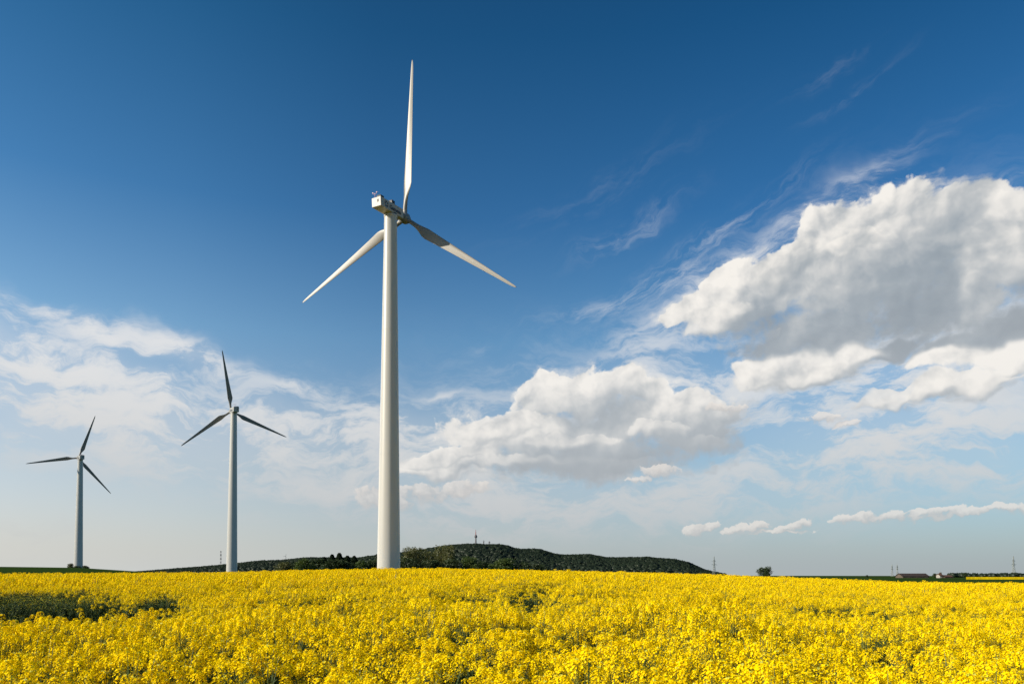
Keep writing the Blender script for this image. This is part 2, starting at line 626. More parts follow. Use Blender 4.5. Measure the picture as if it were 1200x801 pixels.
def build_ground():
    az = np.concatenate([np.arange(-180, -50, 5.0), np.arange(-50, 50.01, 1.0), np.arange(55, 180, 5.0)])
    rr = np.concatenate([np.linspace(2, 20, 8), np.linspace(25, 160, 28), np.geomspace(175, 700, 24), np.geomspace(760, 11500, 24)])
    A, RR = np.meshgrid(np.radians(az), rr)
    X, Y = RR * np.sin(A), RR * np.cos(A)
    Z = ground_z(X, Y)
    n, k = len(rr), len(az)
    v = [(0, 0, 0)] + list(zip(X.ravel(), Y.ravel(), Z.ravel()))
    f = [(0, 1 + (j + 1) % k, 1 + j) for j in range(k)]
    for i in range(n - 1):
        for j in range(k):
            a, b = 1 + i * k + j, 1 + i * k + (j + 1) % k
            f.append((a, b, b + k, a + k))
    me = bpy.data.meshes.new('ground')
    me.from_pydata(v, [], f)
    me.update()
    m, N, b = material('soil_and_young_corn', 1.0, 0.0)
    tc = N.t.nodes.new('ShaderNodeTexCoord')
    p = tc.outputs['Object']
    n1 = N.noise(p, .013, 4, .5, 2)
    n2 = N.noise(p, 1.3, 6, .6, 5)
    c = N.ramp(n1, [(.38, (.016, .036, .008)), (.52, (.024, .050, .010)), (.66, (.036, .058, .014))], 'LINEAR')
    c2 = N.mix(N.step(n2, .3, .75), c, (.026, .046, .012, 1))
    N.t.links.new(c2, b.inputs['Base Color'])
    o = link_mesh('ground', me, m, smooth=True)
    tag(o, 'rolling farmland of young green corn around the rapeseed', kind='structure')


build_ground()


# ------------------------------------------------------------------ rapeseed
PETAL = leafy('rapeseed_petal', (.88, .595, .001), (.95, .715, .002), .20, .55, .004)
BUD = leafy('rapeseed_bud', (.38, .40, .02), (.50, .50, .03), .2)
STEM = leafy('rapeseed_stem', (.05, .085, .018), (.085, .125, .03), .25)
LEAF = leafy('rapeseed_leaf', (.011, .022, .007), (.026, .047, .013), .25)


def unit(v):
    return v / (np.linalg.norm(v) + 1e-9)


def add_flower(S, c, nrm, size, petals, r):
    nrm = unit(nrm)
    a = unit(np.cross(nrm, r.normal(size=3)))
    b = np.cross(nrm, a)
    h = size * .5
    if petals:
        w = .46
        for s, t in ((a, b), (b, -a), (-a, -b), (-b, a)):
            lift = nrm * h * r.uniform(.0, .35)
            S.face([c, c + s * h * .7 + t * h * w + lift * .6, c + s * h * 1.05 + lift, c + s * h * .7 - t * h * w + lift * .6], 0)
    else:
        lift = nrm * h * .3
        S.face([c - a * h + lift, c - b * h, c + a * h + lift, c + b * h], 0)


def add_raceme(S, top, axis, flowers, size, petals, r, spread=1.0):
    axis = unit(axis)
    s = unit(np.cross(axis, r.normal(size=3)))
    t = np.cross(axis, s)
    n = flowers
    ln = r.uniform(.045, .085) * (1 if petals else 1.15)
    wide = r.uniform(.038, .056) * spread
    for k in range(n):
        q = k * 2.4 + r.uniform(-.4, .4)
        g = (k + .5) / n
        rad = wide * (.25 + .75 * g ** .6) * r.uniform(.8, 1.15)
        out = s * math.cos(q) + t * math.sin(q)
        c = top - axis * ln * g ** 1.7 + out * rad + np.array([0, 0, .008])
        add_flower(S, c, out * (.3 + .6 * g) + axis * (1.0 - .45 * g) + r.normal(size=3) * .22, size * r.uniform(.85, 1.15), petals, r)
    # buds crown the tip
    for k in range(4 if petals else 1):
        c = top + axis * .006 + (s * math.cos(k * 2.4) + t * math.sin(k * 2.4)) * .007
        w = .006 if petals else .011
        S.face([c + s * w, c + t * w, c + axis * w * 1.8], 1)
        S.face([c - s * w, c - t * w, c + axis * w * 1.8], 1)


def add_plant(S, x, y, r, height, racemes, flowers, size, petals, spread=1.0, lush=True):
    base = np.array([x, y, 0.0])
    lean = np.array([r.normal() * .05, r.normal() * .05, 1.0])
    mid = base + lean * height * .62
    if lush:
        S.bar(base, mid, .013, 2, 3, .009)
    for k in range(racemes):
        q = k * 2.4 + r.uniform(-.5, .5)
        rad = 0.02 if k == 0 else r.uniform(.05, .19)
        h = height * (1.0 if k == 0 else r.uniform(.86, 1.0))
        top = base + lean * h
        top[0] += math.cos(q) * rad
        top[1] += math.sin(q) * rad
        fork = base + lean * height * r.uniform(.42, .66)
        if lush or k < 3:
            S.bar(fork, top - np.array([0, 0, .01]), .007 if lush else .014, 2, 3, .004 if lush else .01)
        ax = unit(top - fork + np.array([0, 0, .25]))
        add_raceme(S, top, ax, int(flowers * r.uniform(.75, 1.2)), size, petals, r, spread)
        if lush:                                     # young pods under the flowers
            for j in range(7):
                a = r.uniform(0, 6.28)
                p = top - ax * r.uniform(.12, .24)
                e = p + np.array([math.cos(a) * .035, math.sin(a) * .035, .03])
                S.face([p, e, e + np.array([0, 0, .004]), p + np.array([0, 0, .004])], 2)
    for k in range(9 if lush else 5):                # clasping leaves
        a = r.uniform(0, 6.28)
        z = height * r.uniform(.18, .72)
        ln = r.uniform(.10, .2) * (1 if lush else 1.5)
        w = ln * .24
        p = base + lean * z
        dr = np.array([math.cos(a), math.sin(a), .45])
        sd = np.array([-math.sin(a), math.cos(a), 0]) * w
        S.face([p, p + dr * ln * .5 + sd, p + dr * ln + np.array([0, 0, -.05]), p + dr * ln * .5 - sd], 3)


def variant_collection(name, meshes):
    c = bpy.data.collections.new(name)
    for i, me in enumerate(meshes):
        o = bpy.data.objects.new('%s_%02d' % (name, i), me)
        c.objects.link(o)
    return c


def scatter(name, pts, rots, scales, idx, coll):
    """one object whose points each carry one of the plants of coll"""
    me = bpy.data.meshes.new(name)
    me.vertices.add(len(pts))
    me.vertices.foreach_set('co', np.asarray(pts, np.float32).ravel())
    for nm, typ, arr, key in (('turn', 'FLOAT_VECTOR', rots, 'vector'), ('size', 'FLOAT_VECTOR', scales, 'vector'), ('pick', 'INT', idx, 'value')):
        a = me.attributes.new(nm, typ, 'POINT')
        a.data.foreach_set(key, np.asarray(arr, np.int32 if typ == 'INT' else np.float32).ravel())
    o = bpy.data.objects.new(name, me)
    COL.objects.link(o)
    g = bpy.data.node_groups.new(name + '_scatter', 'GeometryNodeTree')
    g.interface.new_socket('Geometry', in_out='INPUT', socket_type='NodeSocketGeometry')
    g.interface.new_socket('Geometry', in_out='OUTPUT', socket_type='NodeSocketGeometry')
    gi, go = g.nodes.new('NodeGroupInput'), g.nodes.new('NodeGroupOutput')
    ip = g.nodes.new('GeometryNodeInstanceOnPoints')
    ci = g.nodes.new('GeometryNodeCollectionInfo')
    ci.inputs['Collection'].default_value = coll
    ci.inputs['Separate Children'].default_value = True
    ci.inputs['Reset Children'].default_value = True

    def named(nm, typ):
        n = g.nodes.new('GeometryNodeInputNamedAttribute')
        n.data_type = typ
        n.inputs['Name'].default_value = nm
        return n.outputs[0]
    e = g.nodes.new('FunctionNodeEulerToRotation')
    g.links.new(named('turn', 'FLOAT_VECTOR'), e.inputs[0])
    g.links.new(gi.outputs[0], ip.inputs['Points'])
    g.links.new(ci.outputs[0], ip.inputs['Instance'])
    ip.inputs['Pick Instance'].default_value = True
    g.links.new(named('pick', 'INT'), ip.inputs['Instance Index'])
    g.links.new(e.outputs[0], ip.inputs['Rotation'])
    g.links.new(named('size', 'FLOAT_VECTOR'), ip.inputs['Scale'])
    g.links.new(ip.outputs[0], go.inputs[0])
    md = o.modifiers.new('scatter', 'NODES')
    md.node_group = g
    return o


# trampled strips and thin places in the stand: x, y, half width, half depth, turn, how bare
GAPS = [
    (-14.6, 17.8, 6.4, 7.8, 32, 1.15), (-9.6, 21.0, .7, 3.0, 24, .9), (-11.5, 33, 1.2, 6.0, 22, .6), (-12.0, 45, 3.0, 4.0, 10, .5),
    (.45, 22.0, .8, 4.5, 0, .8), (-1.0, 22.5, .9, 3.5, 2, .6), (.55, 11.4, .34, 1.0, -2, .75), (1.35, 11.5, .6, 1.0, -6, .65), (-1.7, 11.6, .8, 1.0, 8, .55), (-4.2, 19.5, 1.6, 2.4, 12, .5),
    (5.0, 10.9, .5, 1.0, -24, .75), (6.0, 11.0, .3, 1.0, -28, .75), (3.6, 14.6, 1.6, 1.6, -14, .5), (7.6, 17.0, 1.6, 2.0, -22, .45), (-4.1, 9.3, .32, .6, 22, .6), (-.3, 15.7, 1.4, 1.0, 0, .45),
    (11.0, 22.5, 2.0, 2.5, -26, .45), (3.0, 30.0, 2.6, 3.0, -6, .4), (-7.5, 10.5, .4, .7, 34, .55),
]


def bareness(x, y, behind=0.0):
    out = np.zeros_like(x)
    for gx, gy, a, b, t, w in GAPS:
        k = 1 + behind * b / math.hypot(gx, gy)
        gx, gy = gx * k, gy * k
        c, s = math.cos(R(t)), math.sin(R(t))
        u, v = (x - gx) * c + (y - gy) * s, (y - gy) * c - (x - gx) * s
        out = np.maximum(out, w * np.clip(1.1 * (1.35 - (u / a) ** 2 - (v / b) ** 2), 0, 1))
    return np.minimum(out, 1.0)


WAVES = [(rng.uniform(0, 6.28), 2 * math.pi / rng.uniform(1.4, 7.0), rng.uniform(0, 6.28)) for _ in range(14)]


def sway(x, y):
    h = np.zeros_like(x)
    for a, k, ph in WAVES:
        h += np.sin((x * math.cos(a) + y * math.sin(a)) * k + ph)
    return h / math.sqrt(len(WAVES))


SWELLS = [(rng.uniform(-.5, .5) + 1.57, 2 * math.pi / rng.uniform(5.0, 13.0), rng.uniform(0, 6.28)) for _ in range(6)]


def swell(x, y):
    """broad waves of lusher and poorer growth across the stand"""
    h = np.zeros_like(x)
    for a, k, ph in SWELLS:
        h += np.sin((x * math.cos(a) + y * math.sin(a)) * k + ph + .8 * np.sin(x * .13 + ph))
    return h / math.sqrt(len(SWELLS))


def field_points(d0, d1, per_m2):
    """jittered places inside the sown field between two distances"""
    step = 1 / math.sqrt(per_m2)
    ys = np.arange(1.8, d1, step)
    xs = np.arange(-d1 * .95 - 8, d1 * .95 + 8, step)
    X, Y = np.meshgrid(xs, ys)
    X = (X + rng.uniform(-.5, .5, X.shape) * step).ravel()
    Y = (Y + rng.uniform(-.5, .5, Y.shape) * step).ravel()
    D = np.hypot(X, Y)
    az = np.degrees(np.arctan2(X, Y))
    end = table(az, [(-50, 128), (-15, 126), (-12, 122), (-4, 122), (0, 128), (12, 126), (22, 118), (30, 114), (50, 112)])
    keep = (D >= d0) & (D < d1) & (np.abs(X) < Y * .93 + 8) & (D < end)
    return X[keep], Y[keep]


def build_rapeseed():
    NEAR, FARV = 16, 8
    near = []
    for i in range(NEAR):
        r = np.random.default_rng(100 + i)
        S = Shape()
        add_plant(S, 0, 0, r, r.uniform(1.18, 1.36), int(r.integers(7, 11)), 42, .0165, True)
        near.append(S.mesh('rapeseed_plant'))
    for i in range(3):                                # stunted, leafy ones with hardly a flower, for the thin places
        r = np.random.default_rng(150 + i)
        S = Shape()
        add_plant(S, 0, 0, r, r.uniform(1.1, 1.3), 6, 2, .015, True)
        for k in range(30):
            a, z, ln = r.uniform(0, 6.28), r.uniform(.45, 1.10), r.uniform(.05, .11)
            p = np.array([0, 0, z])
            dr, sd = np.array([math.cos(a), math.sin(a), .5]), np.array([-math.sin(a), math.cos(a), 0]) * ln * .25
            S.face([p, p + dr * ln * .5 + sd, p + dr * ln, p + dr * ln * .5 - sd], 3)
        near.append(S.mesh('rapeseed_plant'))
    patch = []
    for i in range(FARV):
        r = np.random.default_rng(200 + i)
        S = Shape()
        for k in range(23):
            add_plant(S, r.uniform(-.8, .8), r.uniform(-.8, .8), r, r.uniform(1.08, 1.36) + (.34 if k % 8 == 4 else 0), int(r.integers(6, 9)), 14, .038, False, 1.35, False)
        patch.append(S.mesh('rapeseed_patch'))
    for me in near + patch:
        for m in (PETAL, BUD, STEM, LEAF):
            me.materials.append(m)
    coll = variant_collection('rapeseed_plants', near + patch)

    X1, Y1 = field_points(0, 40, 17)
    X2, Y2 = field_points(39.5, 130, .7)
    b = bareness(X1, Y1)
    weak = np.maximum(b, bareness(X1, Y1, .9))        # stunted growth behind the bare ground
    keep = rng.random(len(X1)) > b * .96
    X1, Y1, b, weak = X1[keep], Y1[keep], b[keep], weak[keep]
    n1, n2 = len(X1), len(X2)
    h1 = (1 + .065 * sway(X1, Y1) + .085 * swell(X1, Y1) * np.clip((Y1 - 4) / 8, 0, 1) + rng.normal(0, .06, n1)) * (1 - .45 * b)
    tall = rng.random(n1) < .02
    h1[tall] *= rng.uniform(1.05, 1.16, tall.sum())
    h2 = 1 + .035 * sway(X2 * .6, Y2 * .6) + .06 * swell(X2, Y2) * np.clip((110 - Y2) / 50, 0, 1) + rng.normal(0, .03, n2)
    w1 = rng.uniform(.9, 1.2, n1)
    w2 = rng.uniform(.95, 1.2, n2)
    X, Y = np.concatenate([X1, X2]), np.concatenate([Y1, Y2])
    Z = ground_z(X, Y)
    n = n1 + n2
    rots = np.stack([rng.normal(0, .05, n), rng.normal(0, .05, n), rng.uniform(0, 6.28, n)], 1)
    rots[n1:, :2] *= .2
    W, H = np.concatenate([w1, w2]), np.concatenate([h1, h2])
    idx = np.concatenate([np.where(rng.random(n1) < weak * 1.05, NEAR + rng.integers(0, 3, n1), rng.integers(0, NEAR, n1)), NEAR + 3 + rng.integers(0, FARV, n2)])
    o = scatter('rapeseed_crop', np.stack([X, Y, Z], 1), rots, np.stack([W, W, H], 1), idx, coll)
    tag(o, 'blooming yellow rapeseed crop filling the foreground up to the turbines', kind='stuff')
    print('rapeseed', n1, n2)


build_rapeseed()


# ------------------------------------------------------------------ wind turbines
def turbine_paint(name, col, stain):
    """gloss coat gone chalky, with faint streaks of dirt along the part"""
    m, N, b = material(name, .42, .4)
    tc = N.t.nodes.new('ShaderNodeTexCoord')
    p = tc.outputs['Object']
    n = N.noise(N.v('MULTIPLY', p, (1.6, 1.6, .13)), 1.6, 6, .62, 3)
    n2 = N.noise(p, .35, 4, .5, 8)
    for k in (n, n2):
        k.node.noise_dimensions = '3D'
    f = N.mul(N.step(n, .47, .75), N.step(n2, .35, .65))
    c = N.mix(N.mul(f, stain), (*col, 1), (col[0] * .52, col[1] * .44, col[2] * .33, 1))
    N.t.links.new(c, b.inputs['Base Color'])
    b.inputs['Diffuse Roughness'].default_value = 1.0
    return m


TOWER_PAINT = turbine_paint('tower_paint', (.60, .585, .55), .14)
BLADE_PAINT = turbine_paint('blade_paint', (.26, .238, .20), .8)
NACELLE_PAINT = turbine_paint('nacelle_paint', (.46, .445, .41), .15)
HUB_SHADE_GREY = plain('hub_shade_grey', (.24, .235, .22), .5, .15)  # darker than the nacelle: shade around the hub put into the colour
DARK_METAL = plain('dark_metal', (.035, .037, .04), .5, .3)
MARK = plain('marking_blue_black', (.012, .018, .035), .5, .1)
GREY_RING = plain('ring_grey', (.34, .34, .33), .5, .1)
CONCRETE = plain('pale_concrete', (.36, .35, .33), .85, .15)
RED_LAMP = plain('red_lamp_glass', (.35, .02, .02), .3, .1)


def blade_mesh(root, tip, chord_max):
    """airfoil sections lofted from a round root to a slim tip; trailing edge towards +x, wind side +y"""
    n = 20
    span = tip - root
    S = Shape()
    rings = []
    for g in (0, .02, .05, .08, .11, .14, .17, .20, .24, .29, .35, .42, .5, .58, .66, .74, .82, .89, .94, .975, .992, 1.0):
        if g < .2:
            k = max(0.0, (g - .03) / .17)
            k = k * k * (3 - 2 * k)
            chord = .74 * (1 - k) + chord_max * k
        else:
            k = 1.0
            q = (g - .2) / .8
            chord = chord_max * (1 - .80 * q ** .86)
        if g > .94:
            chord *= max(.12, math.sqrt(max(0.0, 1 - ((g - .94) / .0605) ** 2)))
        thick = (.74 * (1 - k) + chord * .26 * k) if g < .2 else chord * (.26 - .12 * (g - .2) / .8)
        twist = R(15.0 * (1 - min(1, g / .85)) ** 1.6 - 1.0)
        ring = []
        for i in range(n):
            t = 2 * math.pi * i / n
            ex = .5 - .5 * math.cos(t)                    # 0 leading .. 1 trailing
            yt = 2.2 * (.2969 * math.sqrt(max(ex, 0)) - .126 * ex - .3516 * ex ** 2 + .2843 * ex ** 3 - .1015 * ex ** 4) * 2.27
            ax = (ex - .32) * chord
            ay = (1 if t < math.pi else -1) * yt * thick * .5 * (1.0 if t < math.pi else .8)
            cx, cy = -math.cos(t) * .37, math.sin(t) * .37
            x, y = cx * (1 - k) + ax * k, cy * (1 - k) + ay * k
            c, s = math.cos(twist), math.sin(twist)
            ring.append((x * c + y * s, -x * s + y * c, root + g * span))
        rings.append(ring)
    for r in rings:
        S.v.extend(r)
    for a in range(len(rings) - 1):
        for i in range(n):
            j = (i + 1) % n
            S.f.append((a * n + j, a * n + i, (a + 1) * n + i, (a + 1) * n + j))
            S.m.append(0)
    S.f.append(tuple(reversed(range(n))))
    S.f.append(tuple((len(rings) - 1) * n + i for i in range(n)))
    S.m += [0, 0]
    me = S.mesh('blade')
    bm = bmesh.new()
    bm.from_mesh(me)
    bmesh.ops.recalc_face_normals(bm, faces=bm.faces)
    bm.to_mesh(me)
    bm.free()
    return me


def bevelled_box(lo, hi, bevel, seg=3, taper=None):
    bm = bmesh.new()
    bmesh.ops.create_cube(bm, size=1)
    for v in bm.verts:
        for i in range(3):
            v.co[i] = lo[i] + (v.co[i] + .5) * (hi[i] - lo[i])
        if taper:
            taper(v.co)
    bmesh.ops.bevel(bm, geom=bm.edges[:], offset=bevel, segments=seg, affect='EDGES', profile=.6)
    me = bpy.data.meshes.new('shell')
    bm.to_mesh(me)
    bm.free()
    return me


def text_mesh(body, size, depth=.006, bold=.0):
    cu = bpy.data.curves.new('writing', 'FONT')
    cu.body = body
    cu.size = size
    cu.extrude = depth
    cu.offset = bold
    cu.align_x = 'LEFT'
    o = bpy.data.objects.new('writing', cu)
    COL.objects.link(o)
    bpy.context.view_layer.update()
    me = bpy.data.meshes.new_from_object(o.evaluated_get(bpy.context.evaluated_depsgraph_get()))
    bpy.data.objects.remove(o)
    return me


def place(o, m):
    o.matrix_local = m
    return o


def wind_turbine(base, heading, axis_z, blade_len, phi, label, group, tilt=R(4.5), half_w=.957, half_h=.82,
                 rear=-3.95, front=2.45, hub_y=4.09, r_base=1.95, r_top=1.08, chord=1.8, small=False, tower_paint=None):
    t = thing('wind_turbine', base)
    tag(t, label, 'wind turbine', group)
    H = axis_z - base[2]
    top = H - half_h - .12
    # tower: three sections with slim flanges
    prof = [(r_base + .10, -1.0), (r_base + .10, .25), (r_base, .27)]
    for k in (.34, .68):
        z, r = top * k, r_base + (r_top - r_base) * k
        prof += [(r, z - .07), (r + .018, z - .065), (r + .018, z + .065), (r, z + .07)]
    prof += [(r_top, top - .4), (r_top + .06, top - .38), (r_top + .06, top)]
    S = Shape()
    S.lathe(prof, 24 if small else 72)
    tw = S.build('tower', TOWER_PAINT, t, True)
    S = Shape()
    S.lathe([(r_top - .05, top + .003), (r_top - .05, top + .3)], 40)
    S.build('yaw_ring', DARK_METAL, t)

    frame = Matrix.Translation((0, 0, H)) @ Matrix.Rotation(-heading, 4, 'Z') @ Matrix.Rotation(tilt, 4, 'X')
    w, h = half_w, half_h

    def belly(co):
        if co.z < 0 and co.y < 0:
            co.z += .10
        if co.y > 0:
            co.x *= .94
    na = place(link_mesh('nacelle', bevelled_box((-w, rear, -h), (w, front, h), .09, 3, belly), NACELLE_PAINT, t), frame)
    # rear window, cooler hood, hatch, wind vane
    S = Shape()
    S.box((.16, rear - .012, -.02), (.50, rear + .05, .46))
    for i in range(4):
        z = .03 + i * .11
        S.box((.19, rear - .03, z), (.47, rear - .013, z + .04))
    S.build('vent', DARK_METAL, na)
    S = Shape()
    S.box((.05, rear + .12, h - .01), (w - .12, rear + 1.0, h + .24))
    S.box((.0, rear + .06, h + .241), (w - .07, rear + 1.06, h + .285))
    S.build('cooler_hood', DARK_METAL, na)
    S = Shape()
    S.box((.15, -.75, h - .01), (.85, .1, h + .46))
    S.box((.1, -.8, h + .461), (.9, .15, h + .50))
    S.bar((.5, -.2, h + .49), (.5, .1, h + .9), .09)
    S.build('roof_hatch', DARK_METAL, na)
    S = Shape()
    S.bar((-.55, rear + .4, h - .02), (-.55, rear + .4, h + .95), .05, 0, 6)
    S.bar((-.95, rear + .4, h + .80), (-.15, rear + .4, h + .80), .04, 0, 6)
    for x in (-.95, -.15):
        S.bar((x, rear + .4, h + .80), (x, rear + .4, h + 1.0), .03, 0, 6)
        S.box((x - .12, rear + .36, h + .99), (x + .12, rear + .44, h + 1.06))
    wm = S.build('weather_mast', RED_LAMP if not small else DARK_METAL, na)
    # writing and round emblem on both flanks
    if not small:
        for side in (1, -1):
            me = text_mesh('Gamesa', 1.12, .004, .022)
            bb = [v.co.x for v in me.vertices]
            sc = 3.15 / (max(bb) - min(bb))
            o = link_mesh('lettering', me, MARK, na)
            if side > 0:      # right flank, read from behind to the front
                rot = Matrix(((0, 0, 1), (1, 0, 0), (0, 1, 0))).to_4x4()
                o.matrix_local = Matrix.Translation((w * .985 + .022, -1.55, -.42)) @ rot @ Matrix.Scale(sc, 4)
            else:
                rot = Matrix(((0, 0, -1), (-1, 0, 0), (0, 1, 0))).to_4x4()
                o.matrix_local = Matrix.Translation((-w * .985 - .022, 1.0, -.42)) @ rot @ Matrix.Scale(sc, 4)
            E = Shape()
            cy, r = (-2.45, .52) if side > 0 else (1.75, .45)
            for k in range(5):                            # ring of five swept vanes
                a0 = k * 2 * math.pi / 5
                pts_o, pts_i = [], []
                for q in range(8):
                    a = a0 + q / 7 * 1.05
                    ro = r * (1 - .02 * q)
                    ri = r * (.42 + .055 * q)
                    pts_o.append((math.cos(a) * ro, math.sin(a) * ro))
                    pts_i.append((math.cos(a + .25) * ri, math.sin(a + .25) * ri))
                ring = pts_o + pts_i[::-1]
                x = side * (w * .985 + .026)
                E.face([(x, cy + p * side, q_ + .02) for p, q_ in ring])
            E.build('emblem', MARK, na)
    # hub with nose cone
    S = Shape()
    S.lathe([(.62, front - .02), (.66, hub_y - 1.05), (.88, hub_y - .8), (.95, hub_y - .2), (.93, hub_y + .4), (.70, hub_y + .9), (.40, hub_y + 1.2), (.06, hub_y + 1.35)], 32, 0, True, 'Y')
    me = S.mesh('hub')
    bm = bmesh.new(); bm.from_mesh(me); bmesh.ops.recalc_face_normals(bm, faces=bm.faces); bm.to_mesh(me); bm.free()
    place(link_mesh('hub', me, HUB_SHADE_GREY, t, True), frame)
    bme = blade_mesh(.75, blade_len, chord)
    bme.materials.append(BLADE_PAINT)
    bme.polygons.foreach_set('use_smooth', [True] * len(bme.polygons))
    for k in range(3):
        o = bpy.data.objects.new('blade', bme)
        COL.objects.link(o)
        o.parent = t
        o.matrix_local = frame @ Matrix.Translation((0, hub_y, 0)) @ Matrix.Rotation(phi + k * 2 * math.pi / 3, 4, 'Y')
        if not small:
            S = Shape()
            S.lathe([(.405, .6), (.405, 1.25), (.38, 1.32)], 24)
            S.build('root_shade_collar', HUB_SHADE_GREY, o, True)  # added grey sleeve, stands in for shade on the blade root
    return t


WT = 'wind turbines over the rapeseed'
x1 = -20.8235
wind_turbine((x1, 129.7, gz(x1, 129.7)), R(27.75), CAM_Z + 62.3, 26.735, R(6.09),
             'largest and nearest wind turbine, its lettered nacelle and pale sunlit blades seen from behind', WT, R(4.24))
x2 = -111.235
wind_turbine((x2, 305.0, gz(x2, 305.0)), R(-34), CAM_Z + 65.28, 24.22, R(-10.42),
             'middle wind turbine with dark backlit blades, between the tallest one and the farthest one', WT, R(5), r_base=2.1, r_top=1.22, chord=1.9, half_w=1.05, half_h=1.0)
x3 = -225.867
wind_turbine((x3, 400.0, gz(x3, 400.0)), R(-42), CAM_Z + 60.73, 24.17, R(17.09),
             'smallest of the three big wind turbines, bushes at its foot on the green rise', WT, R(5), r_base=2.15, r_top=1.25, chord=1.9, half_w=1.05, half_h=1.0)


# ------------------------------------------------------------------ distant hills under forest
FOREST_GREEN = leafy('forest_leaf', (.006, .013, .006), (.010, .018, .007), .12)


def hill(name, label, px0, px1, ridge, dist, near, back, forest_label, spacing, tree_h):
    def height(x, y):
        """height of the hill over its foot"""
        d = np.hypot(x, y)
        px = 600 + F * x / y
        top = CAM_Z + (HORIZON - table(px, ridge)) / F * dist - tree_h * 1.0
        foot = -3.0 - .0022 * (near)
        q = np.clip((y - near) / (dist - near), 0, 1)
        b = np.clip((y - dist) / (back - dist), 0, 1)
        s = (1 - (1 - q) ** 1.7) * (1 - b * b * (3 - 2 * b))
        wob = 1 + .10 * np.sin(x * .011 + y * .006) * np.sin(y * .009 - x * .004) * np.minimum(q, 1 - q) * 4
        e = np.clip((px - px0) / 25, 0, 1) * np.clip((px1 - px) / 25, 0, 1)
        return foot + np.maximum(top - foot, 0) * s * wob * e
    us = np.linspace((px0 - 600) / F, (px1 - 600) / F, 120)
    ys = np.concatenate([np.linspace(near, dist, 36), np.linspace(dist + 30, back, 14)])
    U, Y = np.meshgrid(us, ys)
    X = U * Y
    Z = height(X, Y)
    n = len(us)
    f = [(i * n + j, i * n + j + 1, (i + 1) * n + j + 1, (i + 1) * n + j) for i in range(len(ys) - 1) for j in range(n - 1)]
    me = bpy.data.meshes.new(name)
    me.from_pydata(list(zip(X.ravel(), Y.ravel(), Z.ravel())), [], f)
    m = bpy.data.materials.get('forest_floor') or plain('forest_floor', (.018, .026, .011), .95, .3, .01, .05)
    tag(link_mesh(name, me, m, smooth=True), label, kind='structure')
    # the trees on it
    cnt = int((ys[35] - near) * (px1 - px0) / F * (near + dist) / 2 / spacing ** 2)
    yy = near + (dist + 60 - near) * np.sqrt(rng.random(cnt))
    xx = rng.uniform(us[0], us[-1], cnt) * yy
    zz = height(xx, yy)
    keep = (zz > -6.0)
    xx, yy, zz = xx[keep], yy[keep], zz[keep]
    k = len(xx)
    sc = rng.uniform(.75, 1.25, (k, 1)) * np.array([[1, 1, 1]]) * tree_h
    sc[:, :2] *= 2.3
    sc[:, 2] *= rng.uniform(.9, 1.15, k)
    rot = np.zeros((k, 3))
    rot[:, 2] = rng.uniform(0, 6.28, k)
    o = scatter('forest', np.stack([xx, yy, zz], 1), rot, sc, rng.integers(0, 6, k), FOREST)
    tag(o, forest_label, kind='stuff')
    return height


def crown_blob(seed, conifer):
    """a far-off tree crown, one unit high, with lumps"""
    r = np.random.default_rng(seed)
    bm = bmesh.new()
    bmesh.ops.create_icosphere(bm, subdivisions=2, radius=.5)
    for v in bm.verts:
        n = v.co.normalized()
        k = 1 + .22 * math.sin(n.x * 5 + seed) * math.sin(n.y * 6 + seed * 2) + r.uniform(-.16, .16)
        v.co = Vector((n.x * .36 * k, n.y * .36 * k, .5 + n.z * .5 * k))
        if conifer:
            q = max(.25, 1 - v.co.z)
            v.co.x *= q * 1.3
            v.co.y *= q * 1.3
            v.co.z *= 1.08
    me = bpy.data.meshes.new('forest_tree')
    bm.to_mesh(me)
    bm.free()
    me.materials.append(FOREST_GREEN)
    me.polygons.foreach_set('use_smooth', [True] * len(me.polygons))
    return me


FOREST = variant_collection('forest_trees', [crown_blob(i, i in (1, 4)) for i in range(6)])

RIDGE_MAIN = [(380, 668), (420, 656), (440, 651.5), (470, 648.5), (495, 645), (515, 641), (531, 639), (547, 638), (560, 638), (567, 639), (586, 639.8), (595, 641.7),
              (600, 644), (610, 645.8), (632, 645.5), (640, 647.5), (648, 649.7), (660, 650.8), (675, 650), (690, 649.3), (700, 651), (711, 653), (755, 653.8),
              (773, 655.3), (792, 656.6), (806, 659.3), (824, 667.0), (836, 670), (850, 672.5), (900, 676)]
RIDGE_BACK = [(100, 674), (130, 671), (160, 669.5), (200, 666.5), (230, 664.3), (258, 661.7), (300, 657.8), (330, 656.6), (349, 654), (360, 652.8), (384, 652.8),
              (405, 653.4), (420, 653.6), (431, 651.7), (443, 651.3), (480, 651), (520, 652), (560, 660), (600, 672)]
h_main = hill('hill', 'long wooded hill on the horizon', 372, 905, RIDGE_MAIN, 2500, 1500, 3300,
              'dark mixed forest covering the long hill under the radio tower', 6.5, 7.0)
h_back = hill('hill', 'low wooded ridge on the horizon', 95, 610, RIDGE_BACK, 3400, 2500, 4200,
              'dark forest on the low ridge behind the middle turbine', 8.5, 8.0)


# ------------------------------------------------------------------ trees
BARK = plain('bark', (.05, .04, .03), .9, .3, 6, .1)
LEAF_TONES = {
    'dark': leafy('leaf_dark', (.018, .034, .010), (.045, .068, .018), .25),
    'fresh': leafy('leaf_fresh', (.040, .070, .012), (.085, .120, .022), .35),
    'olive': leafy('leaf_olive', (.055, .066, .016), (.110, .112, .030), .35),
    'conifer': leafy('needle', (.010, .022, .010), (.026, .042, .018), .12),
}


